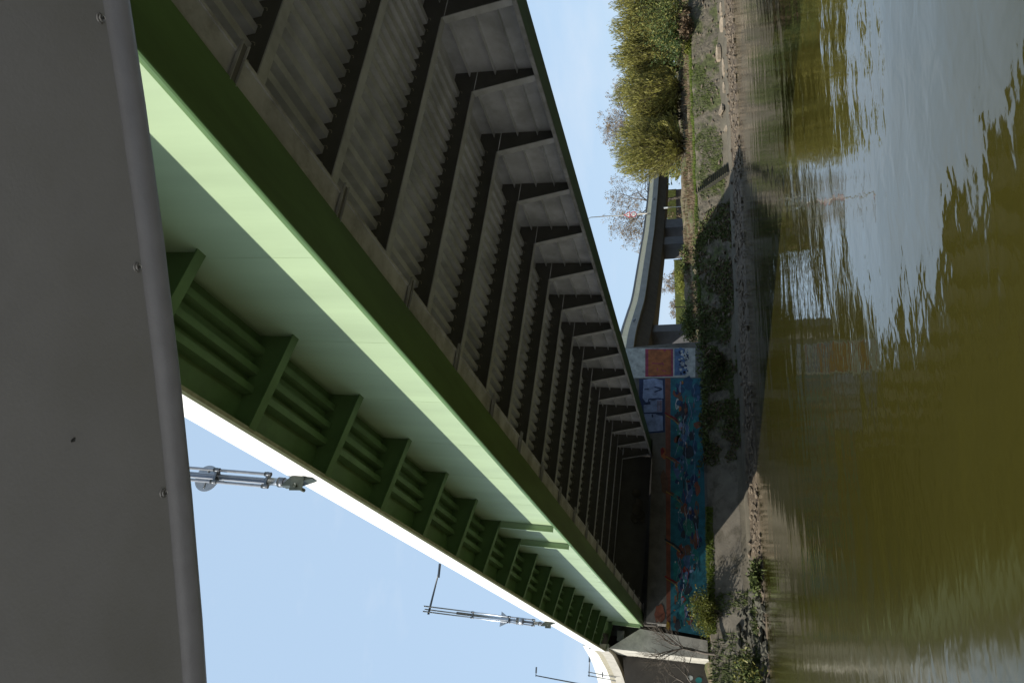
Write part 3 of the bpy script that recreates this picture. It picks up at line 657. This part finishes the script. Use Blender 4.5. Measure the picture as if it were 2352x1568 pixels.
# stairs down the bank
sa, sbm = pt(1611, 436, 1, 63.0), pt(1680, 386, 1, 60.0)
st = empty('bank_stairs', (sbm.x, sbm.y, gz(sbm.x, sbm.y)), 'narrow flight of dark mossy steps down the stone bank to the water', 'stairs')
so_ = Vector((sbm.x, sbm.y, sbm.z)); ax = Vector((sa.x - sbm.x, sa.y - sbm.y, 0)); L_ = ax.length; ax.normalize(); sd = Vector((ax.y, -ax.x, 0))
NS = 17; zb_, zt_ = gz(sbm.x, sbm.y) + .1, gz(sa.x, sa.y) + .12
st.location = (sbm.x, sbm.y, zb_); so_ = Vector((sbm.x, sbm.y, zb_))
for i in range(NS):
    rz_ = (zt_ - zb_) / NS; p0 = Vector((sbm.x, sbm.y, zb_)) + ax * (L_ * i / NS); mb = MB(so_)
    q = [p0 - sd * .42, p0 + sd * .42, p0 + sd * .42 + ax * (L_ / NS + .05), p0 - sd * .42 + ax * (L_ / NS + .05)]
    mb.prism([v + Vector((0, 0, rz_ * i - .35)) for v in q], (0, 0, rz_ * .82 + .35), 'riser'); mb.prism([v - ax * .03 + Vector((0, 0, rz_ * (i + .82) + .001)) for v in q], (0, 0, rz_ * .18), 'step')
    mb.build('step', st)

# ------------------------------------------------------------------ vegetation
def streak(mb, p, t, size, k, r):
    d = (t + Vector((r.gauss(0, .28), r.gauss(0, .28), r.gauss(0, .2)))).normalized(); s = Matrix.Rotation(r.uniform(0, 6.28), 3, d) @ d.orthogonal().normalized()
    mb.quad(p, d * size * .5, s * size * .11, k)
def leaf(mb, p, size, k, r, up=None):
    d = Vector((r.gauss(0, 1), r.gauss(0, 1), r.gauss(0, 1) + (up or 0))).normalized(); s = d.orthogonal().normalized()
    s = Matrix.Rotation(r.uniform(0, 6.28), 3, d) @ s
    mb.quad(p, d * size * .5, s * size * .22, k)
def willow(x, y, Hh, Wd, seed, label, n=300, lv=46, stems=5):
    r = random.Random(seed); z = gz(x, y) - .1; o = Vector((x, y, z))
    t = empty('willow_tree', o, label, 'tree', 'willow trees along the bank')
    tr = MB(o); cr = MB(o)
    heads = []
    for i in range(stems):
        a = r.uniform(0, 6.28); b = o + Vector((math.cos(a) * Wd * .05, math.sin(a) * Wd * .05, 0)); h1 = Hh * r.uniform(.05, .13)
        e = o + Vector((math.cos(a) * Wd * r.uniform(.06, .16), math.sin(a) * Wd * r.uniform(.06, .16), h1)); tr.tube([b, b.lerp(e, .5), e], [.2, .16, .12], 'bark', 7); heads.append(e)
    for i in range(n):
        e = r.choice(heads); rr = Wd / 2 * math.sqrt(r.random()); a = r.uniform(0, 6.28)
        lo = r.random() < .45
        top = Hh * (1 - .30 * (rr / (Wd / 2)) ** 2.5) * (r.uniform(.84, 1.0) if not lo else r.uniform(.22, .85))
        q = o + Vector((math.cos(a) * rr, math.sin(a) * rr, top))
        mid = e.lerp(q, .45) + Vector((math.cos(a) * rr * .22, math.sin(a) * rr * .22, -top * .02)); P_ = []
        for j in range(7):
            s = j / 6; P_.append((1 - s) ** 2 * e + 2 * s * (1 - s) * mid + s * s * q + Vector((r.gauss(0, .04), r.gauss(0, .04), 0)))
        tr.tube(P_, [lerp(.045, .007, j / 6) for j in range(7)], 'bark', 3, caps=False)
        for j in range(lv):
            s = 1 - .80 * r.random() ** 1.15; i0 = min(5, int(s * 6)); p = P_[i0].lerp(P_[i0 + 1], s * 6 - i0)
            p = p + Vector((r.gauss(0, .13), r.gauss(0, .13), r.gauss(0, .1))); streak(cr, p, (P_[i0 + 1] - P_[i0]).normalized(), r.uniform(.14, .34), 'leaf_w', r)
    tr.build('trunk', t); cr.build('crown', t); return t
def wt_at(px_y, top_px, Y, Wd, seed, label, **kw):
    b = pt(1600, px_y, 1, Y); tp = pt(top_px, px_y, 1, Y); willow(b.x, Y, tp.z - gz(b.x, Y), Wd, seed, label, **kw)
wt_at(-30, 1394, 66, 5.5, 1, 'yellow olive willow cut by the right edge of the upright picture', n=330)
wt_at(40, 1392, 67, 4.6, 2, 'tall narrow yellow olive willow above the green bush', n=330)
wt_at(112, 1393, 69, 4.4, 3, 'yellow olive willow with bluish gaps beside the green bush', n=330)
wt_at(196, 1399, 70, 4.9, 4, 'yellow olive willow fanning out from dark stems between round willow and bush', n=340)
wt_at(330, 1397, 71, 7.6, 5, 'broad round yellow willow in front of the viaduct end', n=560, lv=48)
wt_at(76, 1424, 72, 4.4, 7, 'olive willow half hidden between two taller ones behind the green bush', n=260)
wt_at(152, 1432, 74, 4.6, 8, 'olive willow filling the gap between the fanning willow and its neighbour', n=260)
wt_at(235, 1440, 75, 4.8, 9, 'olive willow behind the dark stems of the fanning willow', n=280)
wt_at(262, 1425, 73, 3.6, 6, 'shorter olive willow tucked against the broad round willow', n=200)

def bare_tree(o, Hh, seed, label, spread=.62, depth=6, bud=True, name='bare_tree', grp='bare trees beyond the viaduct', k0=.2):
    r = random.Random(seed); o = Vector(o); t = empty(name, o, label, 'tree', grp); tr = MB(o); cr = MB(o)
    def grow(p, d, ln, rad, lev):
        q = p; pts = [p]
        for j in range(3):
            d = (d + Vector((r.gauss(0, .13), r.gauss(0, .13), r.gauss(0, .08) + .03))).normalized(); q = q + d * ln / 3; pts.append(q)
        tr.tube(pts, [rad, rad * .88, rad * .76, rad * .62], 'bark_g', 5 if lev < 3 else 3, caps=False)
        if lev >= depth:
            if bud:
                for j in range(4): leaf(cr, q + Vector((r.gauss(0, .15), r.gauss(0, .15), r.gauss(0, .15))), r.uniform(.12, .26), 'bud', r)
            return
        for j in range(3 if lev < 3 else r.choice((2, 3, 3))):
            a = r.uniform(0, 6.28); s = d.orthogonal().normalized(); s = Matrix.Rotation(a, 3, d) @ s
            grow(pts[-1] if j < 2 else pts[2], (d + s * r.uniform(.45, 1.0) * spread * 1.35).normalized(), ln * r.uniform(.66, .84), rad * .6, lev + 1)
    grow(o, Vector((0, 0, 1)), Hh * .26, Hh * .018, 0)
    tr.build('trunk', t)
    if bud: cr.build('crown', t)
b1 = pt(1560, 452, 1, 118); bare_tree((b1.x, 118, 6), 19.5, 21, 'big bare brown budding tree behind the sign post on the viaduct', .98, 7)
b1 = pt(1560, 300, 1, 112); bare_tree((b1.x, 112, 6), 20, 22, 'bare budding tree rising behind the broad round willow', .9, 7)
b1 = pt(1560, 650, 1, 140); bare_tree((b1.x, 140, 6), 8, 23, 'small bare tree seen under the viaduct between pier and abutment', .9)
b1 = pt(1560, 725, 1, 150); bare_tree((b1.x, 150, 6), 7.5, 24, 'low bare tree at the dark end of the gap under the viaduct', .9)

def bush(x, y, Wd, Hh, seed, label, k='leaf_g', n=1500, size=(.12, .3), stems=9, name='bush', grp='bushes on the bank', z=None, k2=None):
    r = random.Random(seed); z = gz(x, y) - .08 if z is None else z; o = Vector((x, y, z)); t = empty(name, o, label, 'bush', grp); st_ = MB(o); lf = MB(o)
    tips = []
    for i in range(stems * 4):
        a = r.uniform(0, 6.28); rr = Wd / 2 * math.sqrt(r.random()); q = o + Vector((math.cos(a) * rr, math.sin(a) * rr, Hh * r.uniform(.45, 1) * (1 - .45 * (rr / (Wd / 2)) ** 2)))
        P_ = [o + Vector((r.gauss(0, .1), r.gauss(0, .1), 0)), o.lerp(q, .5) + Vector((r.gauss(0, .1), r.gauss(0, .1), Hh * .08)), q]; st_.tube(P_, [.04, .02, .008], 'bark', 4, caps=False); tips.append(P_)
    for i in range(n):
        P_ = r.choice(tips); s = 1 - .7 * r.random() ** 1.3; p = P_[0].lerp(P_[1], s * 2) if s < .5 else P_[1].lerp(P_[2], s * 2 - 1)
        sd_ = Wd * .055; leaf(lf, p + Vector((r.gauss(0, sd_), r.gauss(0, sd_), r.gauss(0, sd_))), r.uniform(*size), k2 if k2 and r.random() < .25 else k, r)
    st_.build('stems', t); lf.build('foliage', t)
def bush_at(pxx, pxy, Y, Wd, Hh, seed, label, **kw):
    p = pt(pxx, pxy, 1, Y); bush(p.x, Y, Wd, Hh, seed, label, **kw)
bush_at(1590, 92, 58.5, 5.2, 4.6, 31, 'dense fresh green bush at the foot of the willows', n=3600, k2='leaf_w', size=(.09, .24))
bush_at(1590, 20, 57.0, 6.4, 6.0, 32, 'tall dark olive bush near the right edge', n=4200, k='weed', k2='leaf_w', size=(.09, .24))
bush_at(1620, 62, 57.4, 3.4, 2.0, 33, 'low brown twiggy bush hanging over the ledge', k='dryleaf', n=1100)
bush_at(1628, 105, 58.6, 1.3, 1.0, 34, 'tiny bright green bush at the edge of the stone ledge', k='leaf_s', n=420)
bush_at(1592, 590, 78, 3.5, 1.2, 35, 'dark scrub in shade below the viaduct pier', k='weed', n=1400, k2='dryleaf')
bush_at(1584, 735, 76, 5.0, 1.9, 36, 'sprawling dark green scrub by the viaduct abutment', k='weed', n=2200)
bush_at(1566, 650, 100, 6.0, 2.0, 37, 'sunlit yellow green bush below the noise barrier', k='leaf_s', n=1300)
bush_at(1585, 828, 65.9, 3.0, 2.2, 38, 'dark bush covering the foot of the orange graffiti', k='weed', n=1200, k2='dryleaf')
sp_ = pt(1646, 1408, 1, 65.6); bush(sp_.x, 65.6, 3.7, 2.9, 39, 'yellow green spring shrub in front of the mural on the left', k='leaf_s', n=4200, size=(.06, .17), name='shrub', z=None)
bush(3.2, 61.5, 4.6, 2.0, 40, 'tangled dark shrub at the left end of the bank', k='weed', n=1900, k2='leaf_w')
bush(9.8, 60.9, 3.2, .8, 41, 'low dark weeds hanging over the shore stones', k='weed', n=900)
# bare sapling leaning across the wing block
bare_tree((5.0, 65.2, 3.6), 7.0, 51, 'thin bare sapling in front of the abutment wing', .38, 5, False, 'bare_sapling', None)
bare_tree((2.6, 66, 3.8), 6.5, 52, 'tangle of thin bare branches before the retaining wall', .9, 6, False, 'bare_sapling', None)

def thicket(name, label, pts, hh, n_, k, seed, size=(.25, .6)):
    r = random.Random(seed); mb = MB()
    for i in range(n_):
        t = r.random() * (len(pts) - 1); j = min(int(t), len(pts) - 2); a, b = Vector(pts[j]), Vector(pts[j + 1]); p = a.lerp(b, t - j)
        top = hh * (.7 + .3 * noise.noise(Vector((p.x * .25, p.y * .25, seed)))); leaf(mb, p + Vector((r.gauss(0, .8), r.gauss(0, 1.2), top * r.random())), r.uniform(*size), k, r)
    return tag(mb.build(name), label, 'thicket', kind='stuff')
thicket('far_thicket', 'dark continuous thicket behind the willows', [(70, 92, 5.2), (84, 96, 5.2), (104, 90, 5), (125, 82, 5)], 4.6, 9000, 'weed', 61)
thicket('sky_block_trees', 'unseen dense trees added behind the viewer to block low sky light', [(-120, -32, 3), (-40, -30, 3), (40, -30, 3), (160, -32, 3)], 21, 22000, 'weed', 64, (1.4, 3.2))  # unseen trees added to keep low sky light off the far bank
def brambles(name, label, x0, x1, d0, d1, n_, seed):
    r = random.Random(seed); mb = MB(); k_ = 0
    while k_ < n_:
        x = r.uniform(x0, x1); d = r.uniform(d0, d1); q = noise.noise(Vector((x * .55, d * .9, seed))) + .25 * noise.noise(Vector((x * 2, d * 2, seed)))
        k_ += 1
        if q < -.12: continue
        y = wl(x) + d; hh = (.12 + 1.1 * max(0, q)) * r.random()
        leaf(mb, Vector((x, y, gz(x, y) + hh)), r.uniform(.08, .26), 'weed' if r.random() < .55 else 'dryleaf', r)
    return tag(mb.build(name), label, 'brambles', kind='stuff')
brambles('darkening_brambles', 'dark tangled brambles and dead stalks thickened to darken the shaded slope', 20, 43, 3.6, 7.4, 17000, 66)  # extra dark cover added over the real weeds to deepen the shade
thicket('wall_foot_weeds', 'dark weeds and brambles at the foot of the wall in the bridge shadow', [(22, 66.9, 3.6), (28, 66.8, 3.5), (34, 67.4, 3.6), (42, 66.5, 3.8)], 1.0, 1300, 'weed', 62, (.1, .3))
# ------------------------------------------------------------------ loose shore stones, grass and weeds (nobody could count them)
def rocks(name, label, x0, x1, d0, d1, n_, s0, s1, k, seed):
    r = random.Random(seed); mb = MB()
    ico = bmesh.new(); bmesh.ops.create_icosphere(ico, subdivisions=1, radius=1); iv = [v.co.copy() for v in ico.verts]; fi = [tuple(v.index for v in f.verts) for f in ico.faces]; ico.free()
    for i in range(n_):
        x = r.uniform(x0, x1); d = r.uniform(d0, d1); y = wl(x) + d; s = s0 + (s1 - s0) * r.random() ** 2.5; c = Vector((x, y, pl(d, PR) + s * .15))
        sc = Vector((r.uniform(.8, 1.6), r.uniform(.7, 1.3), r.uniform(.35, .7))) * s; rot = Matrix.Rotation(r.uniform(0, 6.28), 3, 'Z') @ Matrix.Rotation(r.gauss(0, .3), 3, 'X')
        mb.add([c + rot @ Vector([v[a] * sc[a] * r.uniform(.72, 1.15) for a in range(3)]) for v in iv], fi, k)
    return tag(mb.build(name), label, 'stones', kind='stuff')
rocks('shore_stones', 'brown rubble stones and clods along the mud shore', 5, 70, .1, 2.5, 2200, .04, .24, 'stone', 1)
rocks('dark_stones', 'dark mossy stones heaped at the left end of the shore', -14, 9.5, .0, 4.6, 900, .12, .5, 'stone_dk', 2)
rocks('slope_stones', 'loose pale stones on the upper bank slope', 32, 66, 4.0, 6.0, 260, .06, .26, 'stone', 3)
r_s = random.Random(17)
for i in range(9):                                               # pale broken slabs lying along the ledge
    px_y = 40 + i * 33 + r_s.uniform(-8, 8); p = pt(1662, px_y, 1, 60); x = p.x; d = r_s.uniform(3.2, 4.3); y = wl(x) + d; o = Vector((x, y, pl(d, PR)))
    mb = MB(o); L2, W2, T2 = r_s.uniform(.35, 1.0), r_s.uniform(.2, .42), r_s.uniform(.08, .2); n_ = 8
    rot = Matrix.Rotation(r_s.uniform(-.5, .2), 3, 'Z') @ Matrix.Rotation(r_s.uniform(.15, .6), 3, 'X')
    top = [o + rot @ Vector((L2 * math.cos(2 * math.pi * k / n_) * r_s.uniform(.75, 1.1), W2 * math.sin(2 * math.pi * k / n_) * r_s.uniform(.75, 1.1), T2)) for k in range(n_)]
    mb.prism([v - Vector((0, 0, T2 * 1.6)) for v in top], (0, 0, T2 * 1.6), 'rock')
    tag(mb.build('flat_rock'), 'flat tan rock lying along the shore ledge below the willows', 'rock', 'flat rocks along the shore ledge')
def tufts(name, label, x0, x1, d0, d1, n_, h0, h1, k, seed, patch=None):
    r = random.Random(seed); mb = MB()
    while n_ > 0:
        x = r.uniform(x0, x1); d = r.uniform(d0, d1)
        if patch is not None and noise.noise(Vector((x * .35, d * .5, seed))) < patch: n_ -= 1; continue
        y = wl(x) + d; p = Vector((x, y, gz(x, y))); h_ = r.uniform(h0, h1); lean = Vector((r.gauss(0, .35), r.gauss(0, .35), 1)) * h_; s = Vector((r.gauss(0, 1), r.gauss(0, 1), 0)).normalized() * h_ * .12
        mb.add([p - s, p + s, p + lean], [(0, 1, 2)], k); n_ -= 1
    return tag(mb.build(name), label, 'grass' if k == 'grass' else 'weeds', kind='stuff')
tufts('bank_grass', 'bright green grass edging the top of the stone bank', 33, 60, 6.1, 7.2, 9000, .12, .34, 'grass', 5)
tufts('wall_grass', 'bright grass strip at the foot of the mural wall', 6.5, 16.5, 5.7, 6.4, 3500, .1, .36, 'grass', 6)
tufts('slope_weeds', 'patchy green weeds growing on the stone slope', 44, 66, 4.1, 6.2, 9500, .1, .34, 'weed', 7, .12)
tufts('shade_weeds', 'rank weeds under the bridge on the slope', 21, 45, 4.1, 6.4, 15000, .1, .36, 'weed', 12, -.1)
tufts('scrub_weeds', 'dry and green weeds over the upper bank', 30, 80, 7.8, 26, 22000, .15, .5, 'dryleaf', 8, .0)
tufts('scrub_grass', 'olive grass scattered over the upper bank', 30, 80, 7.8, 26, 12000, .12, .4, 'weed', 9, .15)
tufts('left_weeds', 'dark weeds over the left end of the bank', -8, 9.5, 1.6, 6.2, 9000, .12, .45, 'weed', 11, -.05)
